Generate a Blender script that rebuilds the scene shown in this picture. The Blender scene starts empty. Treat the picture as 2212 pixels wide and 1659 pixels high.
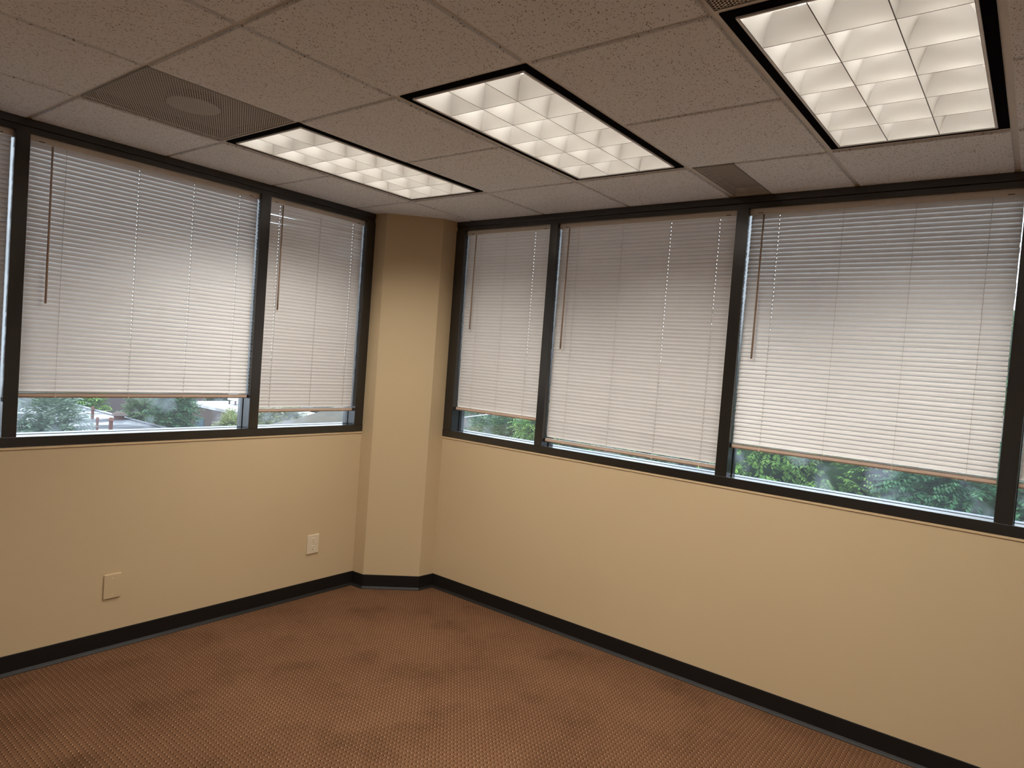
import bpy, math, random
from mathutils import Vector, Matrix
random.seed(7)
R = math.radians
sc = bpy.context.scene
col = sc.collection

# ------------------------------------------------------------------ camera, sky, lamps, exposure
SCALE = 1.1003
cam_data = bpy.data.cameras.new('camera')
cam = bpy.data.objects.new('camera', cam_data); col.objects.link(cam)
yaw, pitch, roll = R(218.1776), R(-2.0603), R(4.2646)
d = Vector((math.cos(yaw)*math.cos(pitch), math.sin(yaw)*math.cos(pitch), math.sin(pitch)))
r = d.cross(Vector((0, 0, 1))).normalized(); u = r.cross(d)
r2 = r*math.cos(roll) + u*math.sin(roll); u2 = -r*math.sin(roll) + u*math.cos(roll)
CAM = Vector((3.4777, 3.7105, 1.6504))
m = Matrix((r2, u2, -d)).transposed().to_4x4(); m.translation = CAM
cam.matrix_world = m
cam_data.sensor_width = 36.0; cam_data.sensor_fit = 'HORIZONTAL'
cam_data.lens = 1471.53/2212*36.0
cam_data.clip_start = 0.05; cam_data.clip_end = 400
sc.camera = cam

SKY = 4.2          # overcast sky radiance
TUBE = 22.0         # fluorescent tubes inside the fixtures
LAMP = 16.5         # light leaving each louvre, cut off sideways
LAMP_SPREAD = 131
w = bpy.data.worlds.new('overcast_sky'); sc.world = w; w.use_nodes = True
nt = w.node_tree; nt.nodes.clear()
out = nt.nodes.new('ShaderNodeOutputWorld'); bg = nt.nodes.new('ShaderNodeBackground')
tc = nt.nodes.new('ShaderNodeTexCoord'); sx = nt.nodes.new('ShaderNodeSeparateXYZ')
rp = nt.nodes.new('ShaderNodeValToRGB')
nt.links.new(tc.outputs['Generated'], sx.inputs[0]); nt.links.new(sx.outputs['Z'], rp.inputs[0])
rp.color_ramp.elements[0].position = 0.0; rp.color_ramp.elements[0].color = (0.80, 0.88, 1.0, 1)
rp.color_ramp.elements[1].position = 1.0; rp.color_ramp.elements[1].color = (0.92, 1.0, 1.15, 1)
nt.links.new(rp.outputs[0], bg.inputs[0]); bg.inputs[1].default_value = SKY
nt.links.new(bg.outputs[0], out.inputs[0])

sc.view_settings.view_transform = 'Standard'; sc.view_settings.look = 'None'
sc.view_settings.gamma = 1; sc.view_settings.use_curve_mapping = False
sc.view_settings.exposure = 0.10
sc.cycles.use_denoising = True
sc.cycles.max_bounces = 10; sc.cycles.diffuse_bounces = 5; sc.cycles.glossy_bounces = 4
sc.cycles.transparent_max_bounces = 16
sc.cycles.sample_clamp_indirect = 4.0
sc.cycles.caustics_reflective = False; sc.cycles.caustics_refractive = False

# ------------------------------------------------------------------ dimensions
H = 2.576                                   # ceiling
GR = 0.0081                                 # the ceiling grid is turned a hair against the walls
GX = [-0.0403 + 0.6175*i for i in range(-1, 10)]   # grid lines; index 2 = 0.5772 .. 4 = 1.8122, 5 = 2.4297
GX = [0.5772 + 0.6175*(i-1) for i in range(0, 9)]
GY = [0.5290 + 0.6017*(i-1) for i in range(0, 10)]
ROOM_X, ROOM_Y = 6.0, 6.0
SILL, SILLT, HEAD = 1.078, 1.124, 2.512
BB = 0.0955
P1, PA, PB, Q1 = (0.403, 0.0), (0.396, 0.107), (0.125, 0.378), (0.0, 0.391)

def gp(x, y, z=0.0):                          # ceiling-grid coordinates to room coordinates
    return (x - GR*y, y + GR*x, z)

# ------------------------------------------------------------------ helpers
class MB:
    def __init__(s): s.v = []; s.f = []; s.sm = False
    def quadbox(s, pts, z0, z1):              # prism over a polygon
        n = len(pts); b = len(s.v)
        s.v += [(x, y, z0) for x, y in pts] + [(x, y, z1) for x, y in pts]
        s.f.append(tuple(b+i for i in reversed(range(n)))); s.f.append(tuple(b+n+i for i in range(n)))
        for i in range(n):
            j = (i+1) % n; s.f.append((b+i, b+j, b+n+j, b+n+i))
        return s
    def box(s, x0, y0, z0, x1, y1, z1):
        return s.quadbox([(x0, y0), (x1, y0), (x1, y1), (x0, y1)], z0, z1)
    def tube(s, a, b_, rad, n=8, rad2=None, caps=True):
        a = Vector(a); b_ = Vector(b_); ax = (b_-a).normalized()
        t = Vector((0, 0, 1)) if abs(ax.z) < .9 else Vector((1, 0, 0))
        p = ax.cross(t).normalized(); q = ax.cross(p); k = len(s.v); rad2 = rad if rad2 is None else rad2
        for c, rr in ((a, rad), (b_, rad2)):
            for i in range(n):
                an = 2*math.pi*i/n; s.v.append(tuple(c + (p*math.cos(an)+q*math.sin(an))*rr))
        for i in range(n):
            j = (i+1) % n; s.f.append((k+i, k+j, k+n+j, k+n+i))
        if caps: s.f.append(tuple(k+i for i in reversed(range(n)))); s.f.append(tuple(k+n+i for i in range(n)))
        return s
    def extrude(s, prof, path_pts):           # prof: list of rings already placed
        pass
    def rings(s, rings, close_ring=False, cap=True):
        k = len(s.v); n = len(rings[0])
        for rg in rings: s.v += [tuple(p) for p in rg]
        for a in range(len(rings)-1):
            for i in range(n if close_ring else n-1):
                j = (i+1) % n
                s.f.append((k+a*n+i, k+a*n+j, k+(a+1)*n+j, k+(a+1)*n+i))
        if close_ring and cap:
            s.f.append(tuple(k+i for i in reversed(range(n)))); s.f.append(tuple(k+(len(rings)-1)*n+i for i in range(n)))
        return s
    def mesh(s, name, mat):
        me = bpy.data.meshes.new(name); me.from_pydata(s.v, [], s.f); me.update()
        for mm in (mat if isinstance(mat, (list, tuple)) else [mat]): me.materials.append(mm)
        if s.sm:
            for p in me.polygons: p.use_smooth = True
        return me
    def build(s, name, mat, parent=None, smooth=False):
        s.sm = smooth
        return obj(name, s.mesh(name, mat), parent)

def obj(name, me, parent=None):
    o = bpy.data.objects.new(name, me); col.objects.link(o)
    if parent is not None: o.parent = parent
    return o

def bevel(o, wd=0.002, seg=2):
    b = o.modifiers.new('bevel', 'BEVEL'); b.width = wd; b.segments = seg; b.limit_method = 'ANGLE'; b.angle_limit = R(40)
    return o

def tag(o, label=None, cat=None, group=None, kind=None):
    if label: o['label'] = label
    if cat: o['category'] = cat
    if group: o['group'] = group
    if kind: o['kind'] = kind
    return o

def empty(name, loc=(0, 0, 0), **k):
    o = bpy.data.objects.new(name, None); col.objects.link(o); o.location = loc; o.empty_display_size = .1
    return tag(o, **k)

# ------------------------------------------------------------------ materials
class NT:
    def __init__(s, name):
        s.m = bpy.data.materials.new(name); s.m.use_nodes = True; s.t = s.m.node_tree; s.t.nodes.clear()
        s.o = s.n('OutputMaterial')
    def n(s, t, **k):
        x = s.t.nodes.new('ShaderNode'+t)
        for a, b in k.items(): setattr(x, a, b)
        return x
    def l(s, a, b): s.t.links.new(a, b)
    def math(s, op, a, b=None, clamp=False):
        x = s.n('Math', operation=op, use_clamp=clamp)
        for i, q in enumerate((a, b)):
            if q is None: continue
            if hasattr(q, 'links'): s.l(q, x.inputs[i])
            else: x.inputs[i].default_value = q
        return x.outputs[0]
    def pos(s, scale=None, rot=None, src='pos'):
        if src == 'pos': p = s.n('NewGeometry').outputs['Position']
        else: p = s.n('TexCoord').outputs['Object']
        if scale is None and rot is None: return p
        mp = s.n('Mapping'); s.l(p, mp.inputs[0])
        if scale: mp.inputs['Scale'].default_value = scale
        if rot: mp.inputs['Rotation'].default_value = rot
        return mp.outputs[0]
    def noise(s, scale, detail=2, vec=None, rough=.5):
        x = s.n('TexNoise'); x.inputs['Scale'].default_value = scale; x.inputs['Detail'].default_value = detail
        x.inputs['Roughness'].default_value = rough
        s.l(vec if vec is not None else s.pos(), x.inputs['Vector']); return x.outputs['Fac']
    def ramp(s, fac, stops):
        x = s.n('ValToRGB'); cr = x.color_ramp
        while len(cr.elements) < len(stops): cr.elements.new(.5)
        for e, (p, c) in zip(cr.elements, stops):
            e.position = p; e.color = (*c, 1) if len(c) == 3 else c
        s.l(fac, x.inputs[0]); return x.outputs[0]
    def mix(s, fac, a, b, blend='MIX'):
        x = s.n('Mix', data_type='RGBA', blend_type=blend)
        for k, q in ((0, fac), (6, a), (7, b)):
            if hasattr(q, 'links'): s.l(q, x.inputs[k])
            elif k == 0: x.inputs[0].default_value = q
            else: x.inputs[k].default_value = (*q, 1)
        return x.outputs[2]
    def bsdf(s, color, rough=.6, metal=0., spec=.5, bump=None, bs=.1, bd=.002, **k):
        b = s.n('BsdfPrincipled')
        if hasattr(color, 'links'): s.l(color, b.inputs['Base Color'])
        else: b.inputs['Base Color'].default_value = (*color, 1)
        if hasattr(rough, 'links'): s.l(rough, b.inputs['Roughness'])
        else: b.inputs['Roughness'].default_value = rough
        b.inputs['Metallic'].default_value = metal
        b.inputs['Specular IOR Level'].default_value = spec
        if bump is not None:
            n = s.n('Bump'); n.inputs['Strength'].default_value = bs; n.inputs['Distance'].default_value = bd
            s.l(bump, n.inputs['Height']); s.l(n.outputs[0], b.inputs['Normal'])
        return b.outputs[0]
    def done(s, sh): s.l(sh, s.o.inputs['Surface']); return s.m

def m_wall():
    t = NT('cream_wall_paint')
    n = t.noise(260, 3); big = t.noise(1.3, 3)
    c = t.mix(big, (.555, .42, .25), (.59, .45, .275))
    return t.done(t.bsdf(c, .55, bump=n, bs=.25, bd=.0012, spec=.35))
def m_tile():
    t = NT('fissured_ceiling_tile')
    warp = t.n('TexNoise'); warp.inputs['Scale'].default_value = 90; t.l(t.pos(), warp.inputs['Vector'])
    def specks(scale, rot, st, lo, hi, dens, dscale):
        mp = t.n('Mapping'); mp.inputs['Rotation'].default_value = (0, 0, rot); mp.inputs['Scale'].default_value = (scale, scale*st, scale)
        ad = t.n('VectorMath', operation='MULTIPLY_ADD'); t.l(warp.outputs['Color'], ad.inputs[0])
        ad.inputs[1].default_value = (.006, .006, 0); t.l(t.pos(), ad.inputs[2]); t.l(ad.outputs[0], mp.inputs[0])
        v = t.n('TexVoronoi'); v.inputs['Scale'].default_value = 1.0; t.l(mp.outputs[0], v.inputs['Vector'])
        sep = t.n('SeparateColor'); t.l(v.outputs['Color'], sep.inputs[0])
        size = t.math('MULTIPLY', sep.outputs[0], hi)
        near = t.math('LESS_THAN', v.outputs['Distance'], size)
        keep = t.math('GREATER_THAN', t.noise(dscale, 2), dens)
        pick = t.math('LESS_THAN', sep.outputs[1], lo)
        return t.math('MULTIPLY', t.math('MULTIPLY', near, keep), pick)
    a = specks(85, .5, 2.0, .8, .34, .42, 60)
    b = specks(120, -.7, 1.7, .6, .30, .40, 45)
    c2 = specks(95, 1.7, 2.6, .5, .32, .45, 70)
    s1 = t.math('MAXIMUM', t.math('MAXIMUM', a, b), c2)
    fine = t.noise(400, 2)
    base = t.mix(fine, (.80, .825, .86), (.90, .93, .965))
    c = t.mix(s1, base, (.26, .22, .18))
    hgt = t.math('SUBTRACT', t.math('MULTIPLY', fine, .4), s1)
    return t.done(t.bsdf(c, .95, bump=hgt, bs=.5, bd=.002, spec=.1))
def m_simple(name, c, rough=.5, metal=0., spec=.5, ns=None, bs=.1, var=.06):
    t = NT(name); n = t.noise(ns or 60, 3)
    a = tuple(x*(1-var) for x in c); b = tuple(min(1, x*(1+var)) for x in c)
    return t.done(t.bsdf(t.mix(n, a, b), rough, metal, spec, bump=n if bs else None, bs=bs, bd=.001))
def m_carpet():
    t = NT('brown_pin_dot_carpet')
    P = .0213
    p = t.pos(); sep = t.n('SeparateXYZ'); t.l(p, sep.inputs[0])
    jn = t.n('TexNoise'); jn.inputs['Scale'].default_value = 37; t.l(p, jn.inputs['Vector'])
    js = t.n('SeparateColor'); t.l(jn.outputs['Color'], js.inputs[0])
    def fr(v, off, per, j):
        q = t.math('ADD', v, t.math('MULTIPLY', t.math('SUBTRACT', j, .5), .006))
        q = t.math('ADD', q, off)
        q = t.math('FRACT', t.math('DIVIDE', q, per))
        return t.math('MULTIPLY', t.math('SUBTRACT', q, .5), per)
    def dot(ox, oy, ra, rb):
        x = fr(sep.outputs[0], ox, .0222, js.outputs[0]); y = fr(sep.outputs[1], oy, .0207, js.outputs[1])
        # elongated across the diagonal
        aa = t.math('ADD', x, y); bb = t.math('SUBTRACT', x, y)
        e = t.math('ADD', t.math('POWER', t.math('DIVIDE', t.math('ABSOLUTE', aa), ra), 2.), t.math('POWER', t.math('DIVIDE', t.math('ABSOLUTE', bb), rb), 2.))
        return t.math('SUBTRACT', 1., e, True)
    light = t.math('MULTIPLY', dot(0, 0, .0042, .0035), 1.7, True)
    dark = t.math('MULTIPLY', dot(-.0036, .0040, .0068, .0050), 1.6, True)  # shadow beside each light dot, painted into the colour
    # woven cells between the dots
    wx = t.math('ABSOLUTE', fr(sep.outputs[0], .0111, .0222, js.outputs[0])); wy = t.math('ABSOLUTE', fr(sep.outputs[1], .01035, .0207, js.outputs[1]))
    seam = t.math('LESS_THAN', t.math('MINIMUM', wx, wy), .0010)
    fleck = t.noise(700, 2)
    blot = t.noise(1.6, 4, rough=.6); blot2 = t.noise(3.4, 3)
    base = t.mix(fleck, (.080, .036, .016), (.140, .066, .031))
    base = t.mix(t.ramp(blot, [(.38, (1, 1, 1)), (.60, (0, 0, 0))]), base, (.132, .064, .030))
    # traffic stains and old spills
    stain = t.ramp(blot2, [(.52, (0, 0, 0)), (.76, (.65, .65, .65))])
    base = t.mix(stain, base, (.055, .025, .009))
    var = t.ramp(t.noise(23, 1), [(.35, (.35, .35, .35)), (.65, (1, 1, 1))])
    c = t.mix(t.math('MULTIPLY', seam, .35), base, (.05, .02, .008))
    c = t.mix(t.math('MULTIPLY', dark, .95), c, (.014, .004, .001))
    c = t.mix(t.math('MULTIPLY', light, var), c, (.46, .30, .18))
    vs = t.n('TexVoronoi'); vs.inputs['Scale'].default_value = 2.6; t.l(p, vs.inputs['Vector'])
    spot = t.math('LESS_THAN', vs.outputs['Distance'], .014)
    c = t.mix(spot, c, (.02, .01, .006))
    hgt = t.math('ADD', t.math('MULTIPLY', light, 1.), t.math('SUBTRACT', t.math('MULTIPLY', fleck, .4), t.math('ADD', dark, t.math('MULTIPLY', seam, .5))))
    return t.done(t.bsdf(c, .95, bump=hgt, bs=.5, bd=.003, spec=.15))
def m_slat():
    t = NT('cream_enamel_slat')
    n = t.noise(30, 2)
    c = t.mix(n, (.86, .83, .80), (.90, .87, .84))
    b = t.bsdf(c, .42, spec=.5)
    tr = t.n('BsdfTranslucent'); tr.inputs[0].default_value = (.80, .78, .78, 1)
    mx = t.n('MixShader'); mx.inputs[0].default_value = .06
    t.l(b, mx.inputs[1]); t.l(tr.outputs[0], mx.inputs[2])
    return t.done(mx.outputs[0])
def m_glass():
    t = NT('tinted_window_glass')
    tr = t.n('BsdfTransparent'); tr.inputs[0].default_value = (.90, .93, .93, 1)
    gl = t.n('BsdfGlossy'); gl.inputs[0].default_value = (1, 1, 1, 1); gl.inputs['Roughness'].default_value = .02
    fr = t.n('Fresnel'); fr.inputs[0].default_value = 1.45
    mx = t.n('MixShader'); t.l(fr.outputs[0], mx.inputs[0]); t.l(tr.outputs[0], mx.inputs[1]); t.l(gl.outputs[0], mx.inputs[2])
    # smudges and a dusty film
    df = t.n('BsdfTranslucent'); df.inputs[0].default_value = (.75, .80, .9, 1)
    sm = t.ramp(t.noise(7, 4), [(.52, (.025, .025, .025)), (.74, (.16, .16, .16))])
    m2 = t.n('MixShader'); t.l(sm, m2.inputs[0]); t.l(mx.outputs[0], m2.inputs[1]); t.l(df.outputs[0], m2.inputs[2])
    return t.done(m2.outputs[0])
def m_emit(name, c, s):
    t = NT(name); e = t.n('Emission'); e.inputs[0].default_value = (*c, 1); e.inputs[1].default_value = s
    return t.done(e.outputs[0])
def m_perf():
    t = NT('perforated_grey_steel')  
    p = t.n('TexCoord').outputs['Object']; sep = t.n('SeparateXYZ'); t.l(p, sep.inputs[0])
    X, Y = sep.outputs[0], sep.outputs[1]
    PX, PY = .0100, .0173
    def lat(ox, oy):
        fx = t.math('MULTIPLY', t.math('SUBTRACT', t.math('FRACT', t.math('DIVIDE', t.math('ADD', X, ox), PX)), .5), PX)
        fy = t.math('MULTIPLY', t.math('SUBTRACT', t.math('FRACT', t.math('DIVIDE', t.math('ADD', Y, oy), PY)), .5), PY)
        rr = t.math('ADD', t.math('MULTIPLY', fx, fx), t.math('MULTIPLY', fy, fy))
        return t.math('LESS_THAN', rr, .0035**2)
    hole = t.math('MAXIMUM', lat(0, 0), lat(PX/2, PY/2))
    b = t.bsdf((.60, .55, .48), .5, spec=.3)
    tr = t.n('BsdfTransparent'); mx = t.n('MixShader'); t.l(hole, mx.inputs[0]); t.l(b, mx.inputs[1]); t.l(tr.outputs[0], mx.inputs[2])
    return t.done(mx.outputs[0])

WALL = m_wall(); TILE = m_tile(); CARPET = m_carpet(); SLAT = m_slat(); GLASS = m_glass(); PERF = m_perf()
def m_frame():
    t = NT('dark_bronze_aluminium'); n = t.noise(80, 2)
    return t.done(t.bsdf(t.mix(n, (.009, .0075, .0065), (.013, .011, .009)), (.24), .0, .9))
FRAME = m_frame()
TEE = m_simple('painted_tee_bar', (.72, .70, .66), .5, bs=0)
LEDGE = m_simple('sky_reflection_ledge', (.17, .20, .27), .4, .2, bs=0)  # bluish colour stands in for sky reflected on the sill
RUBBER = m_simple('black_vinyl_base', (.009, .0075, .0065), .5, spec=.25, bs=.05)
RAILM = m_simple('shade_browned_rail', (.62, .47, .37), .45, bs=0)  # slat enamel turned browner, with its shade put into the colour
HEADM = m_simple('enamel_headrail', (.74, .68, .60), .42, bs=0)
WAND = m_simple('clear_beige_wand', (.52, .38, .28), .25, bs=0)
CORD = m_simple('ladder_cord_thread', (.48, .43, .38), .8, bs=0)
BLACK = m_simple('black_fixture_flange', (.004, .0035, .004), .9, spec=.02, bs=0)
WHITEM = m_simple('white_louvre_frame', (.80, .80, .80), .35, bs=0)
def m_blade():
    t = NT('semi_specular_louvre'); 
    return t.done(t.bsdf((.90, .88, .84), .30, .40, .5))
BLADE = m_blade()
EDGE = m_simple('shaded_louvre_edge', (.16, .145, .13), .6, spec=.1, bs=0)  # darker than the blades: shade of their undersides painted in
HOUSE = m_simple('white_reflector_housing', (.80, .72, .64), .3, bs=0)
TUBEM = m_emit('lit_fluorescent_tube', (1.0, .97, .91), TUBE)
PLATE = m_simple('almond_outlet_plate', (.70, .58, .42), .4, bs=0)
PLATE2 = m_simple('ivory_outlet_face', (.78, .67, .50), .35, bs=0)
SLOT = m_simple('dark_slot', (.02, .014, .01), .7, bs=0)
SCREW = m_simple('screw_metal', (.5, .42, .32), .35, .8, bs=0)
PLENUM = m_simple('plenum_dark', (.10, .09, .08), .9, bs=0)
DARKBOX = m_simple('dark_duct_box', (.10, .09, .08), .8, bs=0)
LGREY = m_simple('galvanised_neck', (.34, .33, .30), .5, bs=0)
CAULK = m_simple('painted_reveal_strip', (.60, .44, .25), .6, bs=.1)

# ------------------------------------------------------------------ floor and walls
fl = MB().box(-.15, -.15, -.12, ROOM_X+.1, ROOM_Y+.1, 0).build('floor', CARPET); tag(fl, kind='structure')
AX1, BY1 = 3.70, 4.86            # far ends of the two window bands
T = .14
def wall(name, mb): return tag(mb.build(name, WALL), kind='structure')
mw = MB().box(0, -T, 0, ROOM_X, 0, SILL-.008).box(0, -T, HEAD+.064, ROOM_X, 0, H+.16).box(AX1, -T, SILL-.008, ROOM_X, 0, HEAD+.064)
mw.box(-T, -T, 0, P1[0]-.003, 0, HEAD+.064)
wall('wall_left', mw)
mw = MB().box(-T, 0, 0, 0, ROOM_Y, SILL-.008).box(-T, 0, HEAD+.064, 0, ROOM_Y, H+.16).box(-T, BY1, SILL-.008, 0, ROOM_Y, HEAD+.064)
mw.box(-T, 0, SILL-.008, 0, Q1[1]-.003, HEAD+.064)
wall('wall_right', mw)
WALL_OLD = WALL; WALL = m_simple('bounce_pale_wall', (.90, .88, .84), .6, bs=.05)  # unseen walls made paler than the others to bounce more light
wall('wall_back', MB().box(ROOM_X, -T, 0, ROOM_X+T, ROOM_Y+T, H+.16))
wall('wall_front', MB().box(-T, ROOM_Y, 0, ROOM_X, ROOM_Y+T, H+.16))
WALL = WALL_OLD
colm = MB().quadbox([(-.001, -.001), (P1[0], -.001), PA, PB, (-.001, Q1[1])], 0, H+.005)
tag(bevel(colm.build('column', WALL), .0025, 2), kind='structure')
# thin painted reveal strip under each window band
st = MB().box(P1[0], 0, SILL-.014, AX1, .0035, SILL-.002).build('trim_1', CAULK); tag(bevel(st, .001, 1), kind='structure')
st = MB().box(0, Q1[1], SILL-.014, .0035, BY1, SILL-.002).build('trim_2', CAULK); tag(bevel(st, .001, 1), kind='structure')

# ------------------------------------------------------------------ cove baseboards along a polyline with mitres
def base(name, pts, ext0=0, ext1=0):
    prof = [(0, 0), (.017, 0), (.0165, .0025), (.010, .0075), (.0042, .0155), (.0036, BB-.003), (.0022, BB), (0, BB)]
    P = [Vector((*p, 0)) for p in pts]; rings = []
    N = []
    for i in range(len(P)-1):
        dd = (P[i+1]-P[i]).normalized(); N.append(Vector((-dd.y, dd.x, 0)))
    allr = []
    for i, p in enumerate(P):
        if i == 0: n = N[0]; k = 1
        elif i == len(P)-1: n = N[-1]; k = 1
        else: n = (N[i-1]+N[i]).normalized(); k = 1/max(.3, n.dot(N[i]))
        if i == 0 and ext0: n, k = ext0
        if i == len(P)-1 and ext1: n, k = ext1
        allr.append([p + n*(k*a) + Vector((0, 0, b)) for a, b in prof])
    o = MB().rings(allr, True).build(name, RUBBER)
    return tag(o, kind='structure')
def miter(a, b, c):
    a, b, c = Vector(a), Vector(b), Vector(c); d1 = (b-a).normalized(); d2 = (c-b).normalized()
    n1 = Vector((-d1.y, d1.x)); n2 = Vector((-d2.y, d2.x)); n = (n1+n2).normalized()
    return Vector((n.x, n.y, 0)), 1/n.dot(n2)
far_a, far_b = (ROOM_X, 0.0), (0.0, ROOM_Y)
# path runs so that the room lies on the (dy,-dx) side
path = [far_b, Q1, PB, PA, P1, far_a]
mq = miter(far_b, Q1, PB); mp_ = miter(PA, P1, far_a)
base('baseboard_right', [far_b, Q1], 0, mq)
base('baseboard_corner', [Q1, PB, PA, P1], mq, mp_)
base('baseboard_left', [P1, far_a], mp_, 0)

# ------------------------------------------------------------------ windows
def window(name, axis, bays, ends, nm_y0):
    """bays: (lo, hi) clear openings along the wall; axis 'A' wall y=0 (along x), 'B' wall x=0 (along y)"""
    root = empty(name, kind='structure')
    def bx(mb, a0, a1, d0, d1, z0, z1):
        if axis == 'A': mb.box(a0, d0, z0, a1, d1, z1)
        else: mb.box(d0, a0, z0, d1, a1, z1)
        return mb
    e0, e1 = ends
    D = -.125
    hd = bx(MB(), e0, e1, D, .004, HEAD+.028, HEAD+.064); bx(hd, e0, e1, D, -.005, HEAD, HEAD+.028)
    bevel(hd.build('frame_head', FRAME, root), .0015, 2)
    sl = bx(MB(), e0, e1, D, .006, SILL, SILLT)
    bevel(sl.build('frame_sill', FRAME, root), .0015, 2)
    edges = [e0] + [v for b in bays for v in b] + [e1]
    for i in range(0, len(edges), 2):
        a0, a1 = edges[i], edges[i+1]
        mb = bx(MB(), a0, a1, D, .004, SILLT, HEAD)
        if axis: bx(mb, a0-.004 if i else a0, a1+.004 if i+2 < len(edges) else a1, D+.02, -.068, SILLT, HEAD)   # glazing stop
        bevel(mb.build('mullion' if 0 < i < len(edges)-2 else 'jamb', FRAME, root), .0015, 2)
    for a0, a1 in bays:
        bx(MB(), a0+.003, a1-.003, -.092, -.086, SILLT, HEAD).build('pane', GLASS, root)
        # glazing bead at the foot of the pane
        bx(MB(), a0, a1, -.086, -.078, SILLT, SILLT+.002).build('glazing_bead', FRAME, root)
    bx(MB(), e0, e1, -.170, -.126, SILLT-.014, SILLT-.003).build('added_outer_sill', LEDGE, root)  # ledge added to give the bright strip at the foot of the glass
    return root
BA = [(.475, 1.200), (1.262, 2.420), (2.478, 3.640)]
BBY = [(.470, 1.190), (1.248, 2.372), (2.434, 3.574), (3.638, 4.800)]
window('window_1', 'A', BA, (P1[0]-.002, AX1), 0)
window('window_2', 'B', BBY, (Q1[1]-.002, BY1), 0)

# ------------------------------------------------------------------ venetian blinds
BD = -.036     # blind plane behind the wall face
PITCH = .0213
def blind(axis, a0, a1, zbot, cords, up, dots, wand_a, wand_z, label, stack=2, wandoff=0, loose=None, tiltj=1.0, wand_curve=.0):
    root = empty('window_blind', (0, 0, 0), label=label, cat='blind', group='mini blinds hanging in the window bays')
    root.location = ((a0+a1)/2, BD, 2.525) if axis == 'A' else (BD, (a0+a1)/2, 2.525)
    C0 = (a0+a1)/2
    s = 1 if axis == 'A' else -1
    if axis == 'B': root.rotation_euler.z = R(90)
    # local frame: X along the wall, Y into the room for axis A; for axis B local Y points to -x so flip
    def L(a): return (a-C0)
    fy = 1 if axis == 'A' else -1       # sign that takes local y towards the room
    w0, w1 = L(a0+.006), L(a1-.006)
    # headrail: open U channel
    hb = MB(); ww0, ww1 = L(a0+.002), L(a1-.002)
    hb.box(ww0, -.0135, -.040, ww1, .0135, -.0385); 
    for y0, y1 in ((-.0135, -.0122), (.0122, .0135)): hb.box(ww0, y0, -.0385, ww1, y1, 0)
    hb.box(ww0, -.0122, -.0385, ww0+.0015, .0122, 0); hb.box(ww1-.0015, -.0122, -.0385, ww1, .0122, 0)
    bevel(hb.build('headrail', HEADM, root), .0008, 1)
    bk = MB().box(L(a0), -.016, -.041, L(a0)+.002, .016, .001).box(L(a1)-.002, -.016, -.041, L(a1), .016, .001)
    # slats: crowned strips with route holes where the cords pass
    cz = sorted(L(c) for c in cords)
    xs = [w0]
    open_ = []
    for q_, c in enumerate(cz):
        if q_ in dots: open_.append(len(xs)); xs += [c-.0002, c+.0020]
    xs.append(w1)
    Wd = .0250 if up else .0274; crown = .0011 if up else .0020
    vs = [-1, -.6, -.22, .22, .6, 1]
    mb = MB(); n = len(vs)
    for x in xs:
        for v in vs: mb.v.append((x, v*Wd/2, crown*(1-v*v)))
    for i in range(len(xs)-1):
        for j in range(n-1):
            if i in open_ and j == 2: continue
            k = i*n+j; mb.f.append((k, k+n, k+n+1, k+1))
    mb.sm = True
    me = mb.mesh('slat', SLAT)
    ztop = -.0475; zb = zbot - 2.525
    rail_h = .0205
    zlast = zb + rail_h + stack*.0036 + .006
    N = int((ztop-zlast)/PITCH)
    ang = R(79 if up else -69)*fy
    for k in range(N+1):
        o = obj('slat', me, root)
        o.location = (random.uniform(-.0012, .0012), 0, ztop - PITCH*k - .006)
        j = random.gauss(0, 1.0)*tiltj
        rot = ang + R(j)
        ry = 0
        if loose and k in loose:
            dl, da = loose[k]; ry = dl; rot += R(da)
        o.rotation_euler = (rot, ry, 0)
        zl = o.location.z
    for k in range(stack):
        o = obj('slat', me, root); o.location = (0, 0, zb+rail_h+.002+.0036*k); o.rotation_euler = (R(4)*fy, 0, 0)
    # bottom rail with rounded underside
    prof = [(-.0125, .004), (-.0118, -.009), (-.008, -.0155), (.008, -.0155), (.0118, -.009), (.0125, .004), (.006, .0052), (-.006, .0052)]
    rg = [[(x, py, zb+.0158+pz) for py, pz in prof] for x in (w0-.001, w1+.001)]
    MB().rings(rg, True).build('bottom_rail', RAILM, root)
    for c in cz:
        o = MB().box(c-.004, -.0130, zb+.0005, c+.004, .0130, zb+.0215).build('cord_clip', RAILM, root); bevel(o, .001, 1)
        lc = MB()
        for yy in (-.0112, .0112): lc.tube((c, yy*.75, -.04), (c, yy*.75, zb+.017), .0005, 4)
        lc.tube((c-.0015, 0, -.04), (c-.0015, 0, zb+.017), .0006, 4)
        lc.build('ladder_cord', CORD, root)
    # tilt wand hanging from a small hook
    wx = L(wand_a); wy = .017*fy
    wz = wand_z - 2.525
    wb = MB().tube((wx, wy, -.045), (wx+wandoff, wy+.004*fy, wz), .0044, 6, .0050)
    wd = wb.build('tilt_wand', WAND, root, True)
    MB().tube((wx, .008*fy, -.030), (wx, wy, -.050), .0022, 6).build('hook', HEADM, wd)
    # end brackets
    MB().box(L(a0)-.0, -.015, -.042, L(a0)+.0018, .0145, .0).build('end_bracket', HEADM, root)
    MB().box(L(a1)-.0018, -.015, -.042, L(a1), .0145, .0).build('end_bracket', HEADM, root)
    # cord-lock slots on the headrail's face
    for sx_ in (ww0+.05, ww1-.05):
        MB().box(sx_-.012, .0136*fy-.0006, -.0365, sx_+.012, .0136*fy+.0006, -.0335).build('slot', SLOT, root)
    return root
ins = .0
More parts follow.
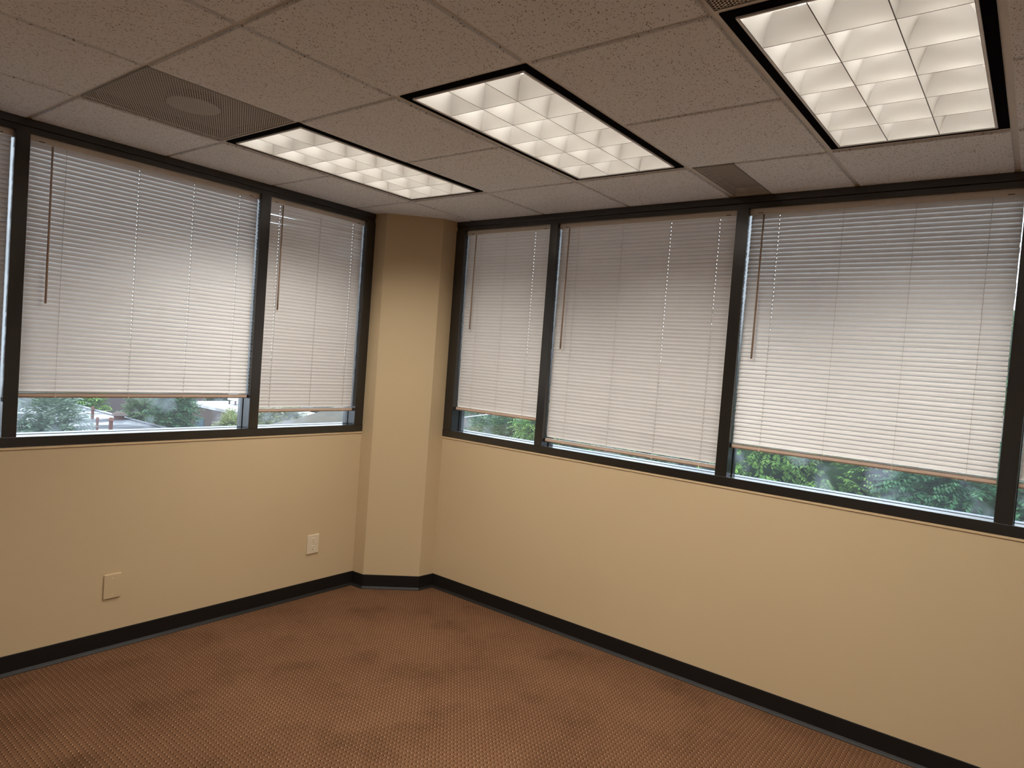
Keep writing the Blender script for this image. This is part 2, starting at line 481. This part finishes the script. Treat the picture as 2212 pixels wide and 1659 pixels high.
blind('A', BA[1][0], BA[1][1], 1.303, [2.263, 1.931, 1.644, 1.377], False, (0, 1, 2), 2.325, 1.75, 'wide blind with dark slat lines in the left wall, tan wand at its left edge', stack=3)
blind('A', BA[0][0], BA[0][1], 1.216, [1.112, .822, .560], True, (0, 2), 1.105, 1.845, 'narrow blind left of the corner column with a few upper slats gaping',
      stack=1, loose={3: (.026, 0), 4: (.024, 0), 5: (.042, 0), 6: (.040, 0), 7: (.036, 0), 8: (.028, 0), 9: (.018, 0), 10: (.008, 0)})
blind('A', BA[2][0], BA[2][1], 1.285, [3.50, 3.2, 2.9, 2.62], True, (), 3.55, 1.8, 'sliver of blind at the left edge, beyond the leftmost dark mullion', stack=3)
blind('B', BBY[0][0], BBY[0][1], 1.270, [.600, .820, 1.050], True, (2,), .557, 1.835, 'narrow blind right of the corner column, greenery showing below its slanting rail', stack=1)
blind('B', BBY[1][0], BBY[1][1], 1.150, [1.385, 1.690, 1.990, 2.270], True, (2, 3), 1.322, 1.738, 'middle blind of the right wall, lowered furthest of all', stack=1)
blind('B', BBY[2][0], BBY[2][1], 1.276, [2.580, 2.880, 3.180, 3.460], False, (0,), 2.505, 1.745, 'widest blind on the right wall with dark slat lines, stopping above the trees', stack=3)
blind('B', BBY[3][0], BBY[3][1], 1.276, [3.80, 4.1, 4.4, 4.65], True, (), 3.71, 1.745, 'sliver of blind at the right edge, beyond the rightmost dark mullion', stack=3)

# ------------------------------------------------------------------ ceiling: slab, tee bars, tiles
slab = MB().box(-T, -T, H+.30, ROOM_X+T, ROOM_Y+T, H+.36).build('ceiling', PLENUM); tag(slab, kind='structure')
pw = MB()
pw.box(-T, -T, H+.16, ROOM_X+T, 0, H+.30).box(-T, 0, H+.16, 0, ROOM_Y, H+.30).box(ROOM_X, 0, H+.16, ROOM_X+T, ROOM_Y+T, H+.30).box(-T, ROOM_Y, H+.16, ROOM_X, ROOM_Y+T, H+.30)
pw.build('plenum_wall', PLENUM, slab)
FZ = H+.0085      # flange plane, tiles hang a little lower
def clampq(pts, lo=0.0):
    return [(min(max(x, lo), ROOM_X), min(max(y, lo), ROOM_Y)) for x, y in pts]
def grid_quad(x0, y0, x1, y1):
    return [gp(x0, y0)[:2], gp(x1, y0)[:2], gp(x1, y1)[:2], gp(x0, y1)[:2]]
def seg(name, x0, y0, x1, y1, z):
    MB().quadbox(clampq(grid_quad(x0, y0, x1, y1)), z, z+.0015).build(name, TEE, slab)
GXr = [g for g in GX if .1 < g < ROOM_X]; GYr = [g for g in GY if .1 < g < ROOM_Y]
for gy in GYr: seg('main_tee', -.05, gy-.012, ROOM_X+.1, gy+.012, FZ)
for i, gx in enumerate(GXr):
    ye = [-.08] + GYr + [ROOM_Y+.08]
    for j in range(len(ye)-1):
        if i in (1, 5) and j in (1, 3, 5, 7): continue          # a light fixture spans this bay
        seg('cross_tee', gx-.012, ye[j]+(.012 if j else 0), gx+.012, ye[j+1]-(.012 if j < len(ye)-2 else 0), FZ)
# wall angle
wa = MB().box(P1[0], 0, FZ-.001, ROOM_X, .012, FZ).box(0, Q1[1], FZ-.001, .012, ROOM_Y, FZ)
wa.build('wall_angle', TEE, slab)
lights = [(1, 3, 1), (1, 3, 3), (1, 3, 5), (1, 3, 7), (5, 7, 1), (5, 7, 3), (5, 7, 5), (5, 7, 7)]          # (gx index lo, hi, gy index lo)
skip = set()
for a, b, c in lights:
    for i in range(a, b): skip.add((i, c))
skip.add((3, 1))           # large air panel on the left
skip.add((3, 5))           # perforated panel beyond the third light
half = (0, 4)              # narrow slot panel by the right wall takes half of this bay
G = .0105
def tile(x0, y0, x1, y1):
    q = clampq(grid_quad(x0, y0, x1, y1))
    o = MB().quadbox(q, H-.001+random.uniform(-.0012, .0012), H+.014).build('tile', TILE, slab); bevel(o, .0016, 1)
xs = [-.08] + [g for g in GX if .1 < g < ROOM_X] + [ROOM_X+.05]
ys = [-.08] + [g for g in GY if .1 < g < ROOM_Y] + [ROOM_Y+.05]
for i in range(len(xs)-1):
    for j in range(len(ys)-1):
        if (i, j) in skip: continue
        # xs[1] = GX[1]; so cell i lies between xs[i], xs[i+1]
        x0 = xs[i]+(G if i else 0); x1 = xs[i+1]-(G if i < len(xs)-2 else 0)
        y0 = ys[j]+(G if j else 0); y1 = ys[j+1]-(G if j < len(ys)-2 else 0)
        if (i, j) == half: y0 = ys[j]+.212
        tile(x0, y0, x1, y1)

# ------------------------------------------------------------------ recessed light fixtures
def fixture(gxa, gxb, gya, gyb, label, power=1.0):
    root = empty('ceiling_light', (0, 0, 0), label=label, cat='ceiling light', group='recessed louvred lights in the ceiling grid')
    cx, cy = (gxa+gxb)/2, (gya+gyb)/2
    root.location = gp(cx, cy, H); root.rotation_euler.z = GR
    lx, ly = (gxb-gxa)/2-.012, (gyb-gya)/2-.012       # clear half sizes inside the tees
    bw = .032                                          # black flange width
    z0 = .0045
    fr = MB()
    fr.box(-lx, -ly, z0, lx, -ly+bw+.006, z0+.004).box(-lx, ly-bw-.006, z0, lx, ly, z0+.004)
    fr.box(-lx, -ly+bw+.006, z0, -lx+bw+.006, ly-bw-.006, z0+.004).box(lx-bw-.006, -ly+bw+.006, z0, lx, ly-bw-.006, z0+.004)
    fr.build('trim_frame', BLACK, root)
    ix, iy = lx-bw, ly-bw
    # louvre frame
    lf = MB(); tw = .007
    for (a0, b0, a1, b1) in ((-ix, -iy, ix, -iy+tw), (-ix, iy-tw, ix, iy), (-ix, -iy+tw, -ix+tw, iy-tw), (ix-tw, -iy+tw, ix, iy-tw)):
        lf.box(a0, b0, -.001, a1, b1, .085)
    bevel(lf.build('louvre_frame', WHITEM, root), .001, 1)
    jx, jy = ix-tw, iy-tw
    # parabolic blades
    hh = .080; wt = .030
    lv = [0, .12, .25, .4, .55, .7, .85, 1]
    def half_w(t): return .0014 + wt*(t**2.0)
    def blade(along, c, half_side=0):
        prof = []
        if half_side >= 0: prof += [(half_w(t), t*hh) for t in lv]
        else: prof += [(0, 0), (0, hh)]
        if half_side <= 0: prof += [(-half_w(t), t*hh) for t in reversed(lv)]
        else: prof += [(0, hh), (0, 0)]
        if along == 'x':
            rg = [[(x, c+p, z+.001) for p, z in prof] for x in (-jx, jx)]
        else:
            rg = [[(c+p, y, z+.0012) for p, z in prof] for y in (-jy, jy)]
        b = MB(); b.rings(rg, True)
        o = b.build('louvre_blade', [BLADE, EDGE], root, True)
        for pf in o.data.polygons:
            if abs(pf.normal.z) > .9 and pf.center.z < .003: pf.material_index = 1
        es = o.modifiers.new('split', 'EDGE_SPLIT'); es.split_angle = R(50)
        return o
    NX, NY = 6, 3
    for k in range(1, NX): blade('y', -jx + 2*jx*k/NX)
    blade('y', -jx, 1); blade('y', jx, -1)
    for k in range(1, NY): blade('x', -jy + 2*jy*k/NY)
    blade('x', -jy, 1); blade('x', jy, -1)
    # housing
    hz = .155
    hs = MB(); t = .003
    hs.box(-lx, -ly, hz, lx, ly, hz+t)
    hs.box(-lx, -ly, .009, lx, -ly+t, hz).box(-lx, ly-t, .009, lx, ly, hz).box(-lx, -ly+t, .009, -lx+t, ly-t, hz).box(lx-t, -ly+t, .009, lx, ly-t, hz)
    hs.build('housing', HOUSE, root)
    for k in range(3):
        y = -jy + 2*jy*(k+.5)/3
        tb = MB().tube((-jx+.02, y, .128), (jx-.02, y, .128), .0127, 10).build('tube', TUBEM, root, True)
        tb['label'] = 'lit fluorescent tube'
        MB().box(-jx-.01, y-.015, .105, -jx+.02, y+.015, hz).box(jx-.02, y-.015, .105, jx+.01, y+.015, hz).build('lamp_holder', WHITEM, root)
    ld = bpy.data.lights.new('louvre_light', 'AREA'); ld.shape = 'RECTANGLE'; ld.size = 2*jx; ld.size_y = 2*jy
    ld.energy = LAMP*power; ld.color = (1.0, .965, .89); ld.spread = R(LAMP_SPREAD)
    lo = bpy.data.objects.new('louvre_light', ld); col.objects.link(lo); lo.parent = root; lo.location = (0, 0, -.004)
    return root
fixture(GX[1], GX[3], GY[1], GY[2], 'louvred ceiling light nearest the left windows')
fixture(GX[1], GX[3], GY[3], GY[4], 'middle louvred ceiling light, between the other two')
fixture(GX[1], GX[3], GY[5], GY[6], 'largest-looking louvred ceiling light at the top right')

for a_, b_, c_, t_ in ((1, 3, 7, 'beside the right wall'), (5, 7, 1, 'beside the left wall'), (5, 7, 3, 'second from the left wall'), (5, 7, 5, 'right above the viewer'), (5, 7, 7, 'in the back corner')):
    fixture(GX[a_], GX[b_], GY[c_], GY[c_+1], 'added unseen louvred ceiling light behind the viewer, ' + t_, .30)  # fixtures added out of view, dimmed, to brighten the ceiling

# ------------------------------------------------------------------ air panels
def air_panel(x0, y0, x1, y1, label, neck=None, nm='air_diffuser', cat='air vent'):
    root = empty(nm, (0, 0, 0), label=label, cat=cat)
    cx, cy = (x0+x1)/2, (y0+y1)/2
    root.location = gp(cx, cy, H); root.rotation_euler.z = GR
    lx, ly = (x1-x0)/2, (y1-y0)/2
    pl = MB(); pl.v = [(-lx, -ly, .003), (lx, -ly, .003), (lx, ly, .003), (-lx, ly, .003)]; pl.f = [(0, 3, 2, 1)]
    pl.build('perforated_face', PERF, root)
    e = .002
    rim = MB()
    for (a0, b0, a1, b1) in ((-lx, -ly, lx, -ly+e), (-lx, ly-e, lx, ly), (-lx, -ly+e, -lx+e, ly-e), (lx-e, -ly+e, lx, ly-e)): rim.box(a0, b0, .001, a1, b1, .012)
    rim.build('rim', LGREY, root)
    bx_ = MB()
    bx_.box(-lx, -ly, .045, lx, ly, .048)
    for (a0, b0, a1, b1) in ((-lx, -ly, lx, -ly+e), (-lx, ly-e, lx, ly), (-lx, -ly+e, -lx+e, ly-e), (lx-e, -ly+e, lx, ly-e)): bx_.box(a0, b0, .012, a1, b1, .045)
    bx_.build('duct_box', DARKBOX, root)
    if neck:
        nx, ny, rr = neck; nk = MB(); n = 32
        rings = [[(nx+math.cos(2*math.pi*i/n)*q, ny+math.sin(2*math.pi*i/n)*q, z) for i in range(n)] for q, z in ((rr, .012), (rr+.004, .012), (rr+.004, .04), (rr, .04))]
        nk.rings(rings, False, False)
        nk.build('duct_collar', DARKBOX, root)
        dk = MB().quadbox([(nx+math.cos(2*math.pi*i/n)*(rr-.003), ny+math.sin(2*math.pi*i/n)*(rr-.003)) for i in range(n)], .010, .012)
        dk.build('damper_disc', LGREY, root)
    return root
air_panel(GX[3]+.010, GY[1]+.010, GX[4]-.010, GY[2]-.010, 'large perforated grey air panel left of the lights, round disc behind its mesh', neck=(-.0, .03, .105))
air_panel(.012, GY[4]+.022, GX[1]-.015, GY[4]+.205, 'narrow grey slot vent in the ceiling against the right window wall')
air_panel(GX[3]+.014, GY[5]+.010, GX[4]-.010, GY[6]-.010, 'perforated grey panel cut off by the top edge, above the right light')

# ------------------------------------------------------------------ outlet and blank plate on the left wall
def screw(x, z, parent):
    MB().tube((x, .0062, z), (x, .0072, z), .0032, 10).build('screw', SCREW, parent)
ro = empty('power_outlet', (.7505, 0, .343), label='duplex power outlet on the left wall near the corner column', cat='outlet')
o = bevel(MB().box(-.045, 0, -.063, .045, .0062, .063).build('cover_plate', PLATE, ro), .003, 2)
for s in (-1, 1):
    f = []
    for i in range(16):
        a = 2*math.pi*i/16; f.append((max(-.0165, min(.0165, math.cos(a)*.0200)), s*.0245+math.sin(a)*.0175))
    mb = MB(); n = 16
    mb.rings([[(x, .004, z) for x, z in f], [(x, .0082, z) for x, z in f]], True)
    rc = mb.build('socket', PLATE2, ro)
    MB().box(-.0085, .0078, s*.0245+.000, -.0060, .0086, s*.0245+.0105).build('slot', SLOT, rc)
    MB().box(.0060, .0078, s*.0245+.001, .0082, .0086, s*.0245+.0095).build('slot', SLOT, rc)
    MB().tube((0, .0078, s*.0245-.0085), (0, .0086, s*.0245-.0085), .0034, 8).build('ground_hole', SLOT, rc)
screw(0, 0, ro)
rb = empty('blank_plate', (1.971, 0, .330), label='blank cream wall plate low on the left wall, away from the outlet', cat='wall plate')
bevel(MB().box(-.042, 0, -.064, .042, .007, .064).build('cover_plate', WALL, rb), .003, 2)
MB().tube((0, .0065, .042), (0, .0078, .042), .003, 10).build('screw', PLATE2, rb)
MB().tube((0, .0065, -.042), (0, .0078, -.042), .003, 10).build('screw', PLATE2, rb)


# ------------------------------------------------------------------ outside: ground, buildings, trees
def m_leaf(name, a, b, c, tl=.25):
    t = NT(name); g = t.n('NewGeometry')
    cc = t.ramp(g.outputs['Random Per Island'], [(0, a), (.55, b), (1, c)])
    bs = t.bsdf(cc, .6, spec=.25)
    tr = t.n('BsdfTranslucent'); t.l(cc, tr.inputs[0]); mx = t.n('MixShader'); mx.inputs[0].default_value = tl
    t.l(bs, mx.inputs[1]); t.l(tr.outputs[0], mx.inputs[2]); return t.done(mx.outputs[0])
L_FRESH = m_leaf('fresh_green_leaf', (.06, .13, .035), (.12, .24, .05), (.24, .40, .08))
L_DEEP = m_leaf('deep_green_leaf', (.025, .08, .04), (.05, .14, .065), (.10, .22, .09))
L_MID = m_leaf('mid_green_leaf', (.05, .09, .04), (.09, .15, .065), (.16, .24, .09))
L_PALE = m_leaf('pale_conifer_needle', (.08, .13, .09), (.13, .19, .13), (.20, .27, .19))
L_YEL = m_leaf('yellow_green_leaf', (.12, .15, .05), (.20, .24, .09), (.32, .36, .14))
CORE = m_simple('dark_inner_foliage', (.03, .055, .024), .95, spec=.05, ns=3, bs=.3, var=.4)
BARK = m_simple('grey_brown_bark', (.09, .07, .055), .9, ns=12, bs=.4, var=.3)
SOIL = m_simple('leafy_brown_ground', (.075, .065, .045), .95, ns=2, bs=.4, var=.5)
def m_roof(name, a, b, gl):
    t = NT(name); st = t.pos(scale=(.25, .9, 1)); n = t.noise(1.1, 4, vec=st); n2 = t.noise(6, 3)
    c = t.mix(t.ramp(n, [(.42, (0, 0, 0)), (.58, (1, 1, 1))]), a, b)
    c = t.mix(t.math('MULTIPLY', n2, .3), c, a)
    rg = t.ramp(n, [(.42, (.9, .9, .9)), (.55, (gl, gl, gl))])
    return t.done(t.bsdf(c, rg, spec=.4))
ROOF_D = m_roof('wet_dark_membrane', (.045, .047, .052), (.12, .13, .15), .25)
ROOF_W = m_roof('white_membrane', (.55, .55, .56), (.30, .28, .26), .5)
ROOF_G = m_roof('grey_membrane', (.16, .16, .165), (.09, .09, .10), .4)
BRICK = m_simple('brown_brick_facade', (.085, .062, .052), .85, ns=5, bs=.1, var=.15)
MAUVE = m_simple('mauve_stucco', (.11, .085, .085), .85, ns=4, bs=.1, var=.1)
RUST = m_simple('rusty_red_vent', (.12, .045, .03), .7, bs=0)
EWHITE = m_simple('white_painted_metal', (.55, .56, .58), .5, bs=0)
EGLASS = m_simple('far_window_glass', (.10, .14, .18), .1, bs=0)

g = MB()
g.v = [(40, 6, -7), (40, -90, -7), (-80, -90, -7), (-80, -16, -7), (-3, -16, -7), (-3, 6, -7)]; g.f = [(0, 1, 2, 3, 4, 5)]
tag(g.build('ground', SOIL), kind='structure')
# ivy-covered bank rising behind the right windows
hb = MB(); nx_, ny_ = 22, 30; rr = random.Random(3)
prof = [(-1.2, -6.5), (-3, -5.0), (-5, -2.6), (-8, -1.1), (-12, .1), (-18, 1.2), (-30, 2.0)]
def hz_(x):
    for (x0, z0), (x1, z1) in zip(prof, prof[1:]):
        if x <= x0 and x >= x1: return z0+(z1-z0)*(x-x0)/(x1-x0)
    return prof[-1][1]
rows = []
for i in range(nx_+1):
    x = -1.2-28.8*(i/nx_)**1.4
    rows.append([(x, -15+34*j/ny_, hz_(x)+rr.uniform(-.12, .12)) for j in range(ny_+1)])
hb.rings(rows); tag(hb.build('hillside', SOIL, None, True), kind='structure')

def leaves(mb, p, dr, n, L, Wl, droop, rg):
    """a spray: n leaflets in pairs along a drooping stem"""
    dr = dr.normalized(); side = dr.cross(Vector((0, 0, 1)))
    if side.length < .1: side = Vector((1, 0, 0))
    side.normalize(); up = side.cross(dr)
    q = p.copy()
    for k in range(n):
        sgn = 1 if k % 2 else -1
        ld = (dr*.55 + side*sgn*.8 + up*rg.uniform(-.3, .2) + Vector((0, 0, -droop))).normalized()
        wv = ld.cross(up + side*rg.uniform(-.4, .4)).normalized()*Wl*.5
        l = L*rg.uniform(.7, 1.15); b = len(mb.v)
        mb.v += [tuple(q), tuple(q+ld*l*.45+wv), tuple(q+ld*l), tuple(q+ld*l*.45-wv)]
        mb.f.append((b, b+1, b+2, b+3))
        if k % 2: q += dr*L*.55; dr = (dr + Vector((0, 0, -droop*.35))).normalized()
def blob(mb, c, r3, rg, n=10, m_=7):
    rings = []
    for i in range(m_+1):
        ph = math.pi*i/m_; ring = []
        for j in range(n):
            th = 2*math.pi*j/n; k = 1+rg.uniform(-.12, .12)
            ring.append((c[0]+r3[0]*k*math.sin(ph)*math.cos(th), c[1]+r3[1]*k*math.sin(ph)*math.sin(th), c[2]+r3[2]*k*math.cos(ph)))
        rings.append(ring)
    mb.rings(rings, True, False)
def tree(label, base_, clumps, mat, nspray, L, Wl, droop=.25, n=8, nm='tree', cat='tree', group=None, core=.62, trunk=.09, seed=1, cone=False):
    rg = random.Random(seed)
    bz = Vector(base_)
    root = empty(nm, bz, label=label, cat=cat, group=group)
    lf = MB(); tot = sum(c[3]*c[4] for c in clumps)
    cam_side = (CAM-bz).normalized()
    for (x, y, z, rh, rv) in clumps:
        k = int(nspray*rh*rv/tot)
        for i in range(k):
            v = Vector((rg.gauss(0, 1), rg.gauss(0, 1), rg.gauss(0, 1))).normalized()
            s_ = rg.uniform(.55, 1.0)
            hh = 1.0
            if cone: hh = max(.15, 1-(v.z+1)*.42)
            p = Vector((x+v.x*rh*s_*hh, y+v.y*rh*s_*hh, z+v.z*rv*s_)) - bz
            leaves(lf, p, v+Vector((0, 0, -.15)), n, L, Wl, droop, rg)
    fo = lf.build('foliage', mat, root); fo['kind'] = 'stuff'
    cb = MB()
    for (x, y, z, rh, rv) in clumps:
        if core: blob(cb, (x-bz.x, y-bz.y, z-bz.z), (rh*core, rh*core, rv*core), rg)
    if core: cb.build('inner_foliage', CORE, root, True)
    tk = MB(); top = max(clumps, key=lambda c: c[2]); lo = min(c[2] for c in clumps)
    tk.tube((0, 0, 0), (0, 0, lo-bz.z), trunk, 8, trunk*.75)
    for (x, y, z, rh, rv) in clumps: tk.tube((0, 0, lo-bz.z-.05), (x-bz.x, y-bz.y, z-bz.z), trunk*.7, 6, trunk*.25)
    tk.build('trunk', BARK, root, True)
    return root
NG = 'trees on the bank outside the right windows'
def hzz(x): return hz_(x)-.15
def btree(label, x, y, z, rh, rv, mat, seed, ns=900, L=.085, core=.6):
    rg = random.Random(seed*7)
    cl = [(x+rg.uniform(-.5, .5)*rh, y+rg.uniform(-.55, .55)*rh, z+rg.uniform(-.35, .35)*rv, rh*rg.uniform(.45, .7), rv*rg.uniform(.45, .65)) for _ in range(6)]
    return tree(label, (x, y, hzz(x)), cl, mat, int(ns*2.6), L*.88, L*.36, .3, 9, group=NG, seed=seed, trunk=.06, core=core)
btree('bright green tree seen under the widest right blind, at its left end', -6.3, .95, .75, 1.25, 1.1, L_FRESH, 11)
btree('duller green tree under the middle of the widest right blind', -7.4, 1.75, .55, 1.25, 1.2, L_MID, 12)
btree('deep green tree under the right end of the widest right blind', -5.4, 3.05, .45, .80, .95, L_DEEP, 13, 700)
btree('mixed green tree at the far right edge of the view', -5.8, 4.55, .45, 1.0, 1.1, L_MID, 14, 500)
btree('green tree showing as a thin strip under the middle right blind', -6.7, -.75, .45, 1.3, 1.2, L_MID, 15, 700)
btree('green tree outside the mullion between middle and widest right blinds', -7.0, .1, .75, 1.1, 1.1, L_DEEP, 16, 500)
btree('yellow green tree right below the narrow right blind', -6.3, -2.7, .35, .8, .7, L_FRESH, 17, 600)
btree('deep green tree behind the thin pole under the narrow right blind', -9.2, -5.9, .75, 1.7, 1.0, L_DEEP, 18, 900)
btree('olive shrubby tree below the thin pole outside the narrow right blind', -7.4, -4.5, .0, 1.25, .8, L_MID, 19, 900)
btree('dull green tree far up the bank, above the dark gap', -12.5, 2.6, 1.9, 2.2, 1.4, L_MID, 20, 700, .12)
btree('dark green tree far up the bank to the right', -12.5, 6.2, 1.6, 2.2, 1.5, L_DEEP, 21, 500, .12)
btree('mid green tree far up the bank behind the middle blind', -13.0, -1.5, 1.9, 2.4, 1.5, L_MID, 22, 700, .12)
btree('grey green tree far up the bank behind the narrow blind', -14.0, -8.0, 1.6, 2.6, 1.6, L_MID, 23, 800, .12)
po = empty('pole', (-5.05, -4.35, hz_(-5.05)), label='thin grey pole with a slanting arm outside the narrow right blind', cat='pole')
MB().tube((0, 0, 0), (0, 0, .55-hz_(-5.05)), .010, 8).build('post', EWHITE, po)
MB().tube((0, 0, .54-hz_(-5.05)), (-.55, .62, .70-hz_(-5.05)), .009, 8).build('arm', EWHITE, po)
wp = MB().box(-.62, -.16, -7, -.50, -.04, 2.4).build('post', EWHITE); tag(bevel(wp, .01, 2), 'white post just outside the narrow right window, at its left edge', 'post')

# buildings beyond the left windows
def building(label, x0, y0, x1, y1, z0, z1, wallm, roofm, parapet=.18, wins=()):
    b = empty('building', (0, 0, 0), label=label, cat='building', group='low buildings beyond the left windows')
    b.location = ((x0+x1)/2, (y0+y1)/2, z0)
    w_, d_ = (x1-x0)/2, (y1-y0)/2; h = z1-z0
    MB().box(-w_, -d_, 0, w_, d_, h-.05).build('wall', wallm, b)
    MB().box(-w_+.2, -d_+.2, h-.05, w_-.2, d_-.2, h).build('roof', roofm, b)
    MB().box(-w_-.05, -d_-.05, h-.12, w_+.05, -d_+.2, h+parapet).box(-w_-.05, d_-.2, h-.12, w_+.05, d_+.05, h+parapet)\
        .box(-w_-.05, -d_+.2, h-.12, -w_+.2, d_-.2, h+parapet).box(w_-.2, -d_+.2, h-.12, w_+.05, d_-.2, h+parapet).build('parapet', wallm if parapet > .1 else roofm, b)
    for k in wins:
        o = MB().box(w_, k-d_, h-1.9, w_+.04, k-d_+1.1, h-.8).build('window', EGLASS, b)
    return b
b1 = building('dark wet flat roof with rusty vents beyond the left window', -12.4, -41.5, 10, -22, -7, -3.0, BRICK, ROOF_D, .05)
b2 = building('brown building with a white flat roof beyond the left window', -24.5, -43.4, -19.6, -34.0, -7, -3.0, BRICK, ROOF_W, .06, wins=(2.0, 6.0))
b3 = building('low grey roofed building under the narrow left blind', -31, -32.6, -20.4, -22, -7, -3.05, EWHITE, ROOF_G, .08)
b4 = building('mauve brown block behind the dark wet roof', -25.5, -60, -17.8, -52, -7, -2.2, MAUVE, ROOF_G, .1)
def vent(x, y, z, h, r_, label):
    v = empty('roof_vent', (x, y, z), label=label, cat='roof vent')
    MB().tube((0, 0, 0), (0, 0, h*.75), r_, 10).build('pipe', RUST, v)
    MB().tube((0, 0, h*.75), (0, 0, h), r_*1.6, 10, r_*.9).build('cap', RUST, v)
vent(-9.25, -30.1, -3, .62, .055, 'slim rusty vent pipe, front left on the dark roof')
vent(-9.75, -29.9, -3, .62, .085, 'thick rusty vent pipe, front right on the dark roof')
vent(-10.7, -34.6, -3, .65, .07, 'rusty vent pipe farther back on the dark roof')
rv = empty('roof_fan', (-11.9, -34.4, -3), label='squat dark round fan on the dark roof right of the pipes', cat='roof vent')
MB().tube((0, 0, 0), (0, 0, .2), .25, 14).build('base', RUST, rv)
MB().tube((0, 0, .2), (0, 0, .36), .42, 14, .2).build('hood', BRICK, rv)
wv = empty('roof_pipe', (-8.6, -30.6, -3), label='thin white capped pipe left of the rusty roof vents', cat='roof vent')
MB().tube((0, 0, 0), (0, 0, .55), .035, 8).build('pipe', EWHITE, wv); MB().tube((0, 0, .55), (0, 0, .64), .07, 8, .04).build('cap', EWHITE, wv)
ru = empty('rooftop_unit', (-22.6, -41.3, -2.99), label='white air unit standing on the white flat roof', cat='air unit')
MB().box(-.6, -.5, .3, .6, .5, 1.0).build('case', EWHITE, ru)
for sx_ in (-.5, .5):
    for sy_ in (-.4, .4): MB().box(sx_-.04, sy_-.04, 0, sx_+.04, sy_+.04, .3).build('leg', BRICK, ru)
ds = empty('skylight', (-21.9, -30.6, -3.04), label='white domed skylight on the grey roof', cat='skylight')
MB().box(-.5, -.5, 0, .5, .5, .12).build('curb', EWHITE, ds)
db = MB(); blob(db, (0, 0, .12), (.45, .45, .3), random.Random(2), 14, 8); db.build('dome', EWHITE, ds, True)

FG = 'trees beyond the left windows'
def ftree(label, x, y, z, rh, rv, mat, seed, ns=700, L=.22, cone=False, core=.65, nc=5, trunk=.12):
    rg = random.Random(seed*5)
    if cone: cl = [(x, y, z, rh, rv)]
    else: cl = [(x+rg.uniform(-.5, .5)*rh, y+rg.uniform(-.5, .5)*rh, z+rg.uniform(-.4, .4)*rv, rh*rg.uniform(.5, .75), rv*rg.uniform(.45, .7)) for _ in range(nc)]
    return tree(label, (x, y, -7), cl, mat, ns, L, L*.4, .2, 8, group=FG, seed=seed, core=core, trunk=trunk, cone=cone)
ftree('pale green feathery tree in front of the dark wet roof', -3.75, -18.9, -1.75, 1.05, 1.9, L_PALE, 31, 1500, .16, core=.0, nc=7)
ftree('dark green tree between the dark roof and the white roof', -14.2, -33.2, -2.3, 1.25, 1.9, L_DEEP, 32, 1300, .2)
ftree('yellow green bush below the narrow left blind', -12.9, -21.6, -1.75, 1.0, 1.0, L_YEL, 33, 1400, .12, core=.5)
ftree('scrubby tree in front of the brown brick wall', -15.6, -30.0, -2.9, .8, .7, L_YEL, 34, 500, .14, core=.3)
ftree('sparse grey green tree left of the dark green one', -14.6, -37.5, -2.9, 1.2, 1.4, L_MID, 35, 500, .2, core=.2)
ftree('mid green tree far behind the narrow left blind', -30.5, -43.0, -2.9, 2.6, 2.6, L_DEEP, 36, 900, .3)
ftree('fresh green tree behind the dark roof, far left', -12.3, -50, -3.2, 3.2, 2.2, L_FRESH, 37, 900, .3)
ftree('fresh green tree behind the dark roof, left of the mauve block', -14.6, -50, -3.6, 2.0, 1.7, L_FRESH, 38, 900, .3)
rg_ = random.Random(5)
fl_ = ['tall far tree behind the dark roof, leftmost in the back row', 'tall far tree second from the left in the back row', 'tall far tree behind the mauve block',
       'tall far tree right of the mauve block', 'tall far tree behind the white roof', 'tall far tree behind the rooftop unit', 'tall far tree right of the white roof', 'tall far tree at the right end of the back row']
for i in range(8):
    a = R(252.5 - i*5.4); D_ = (72, 90)[i % 2]
    ftree(fl_[i], CAM.x+math.cos(a)*D_, CAM.y+math.sin(a)*D_, -2.4+rg_.uniform(-.5, .5), 3.6, 4.2, [L_FRESH, L_MID, L_DEEP][i % 3], 40+i, 700, .5, trunk=.25)
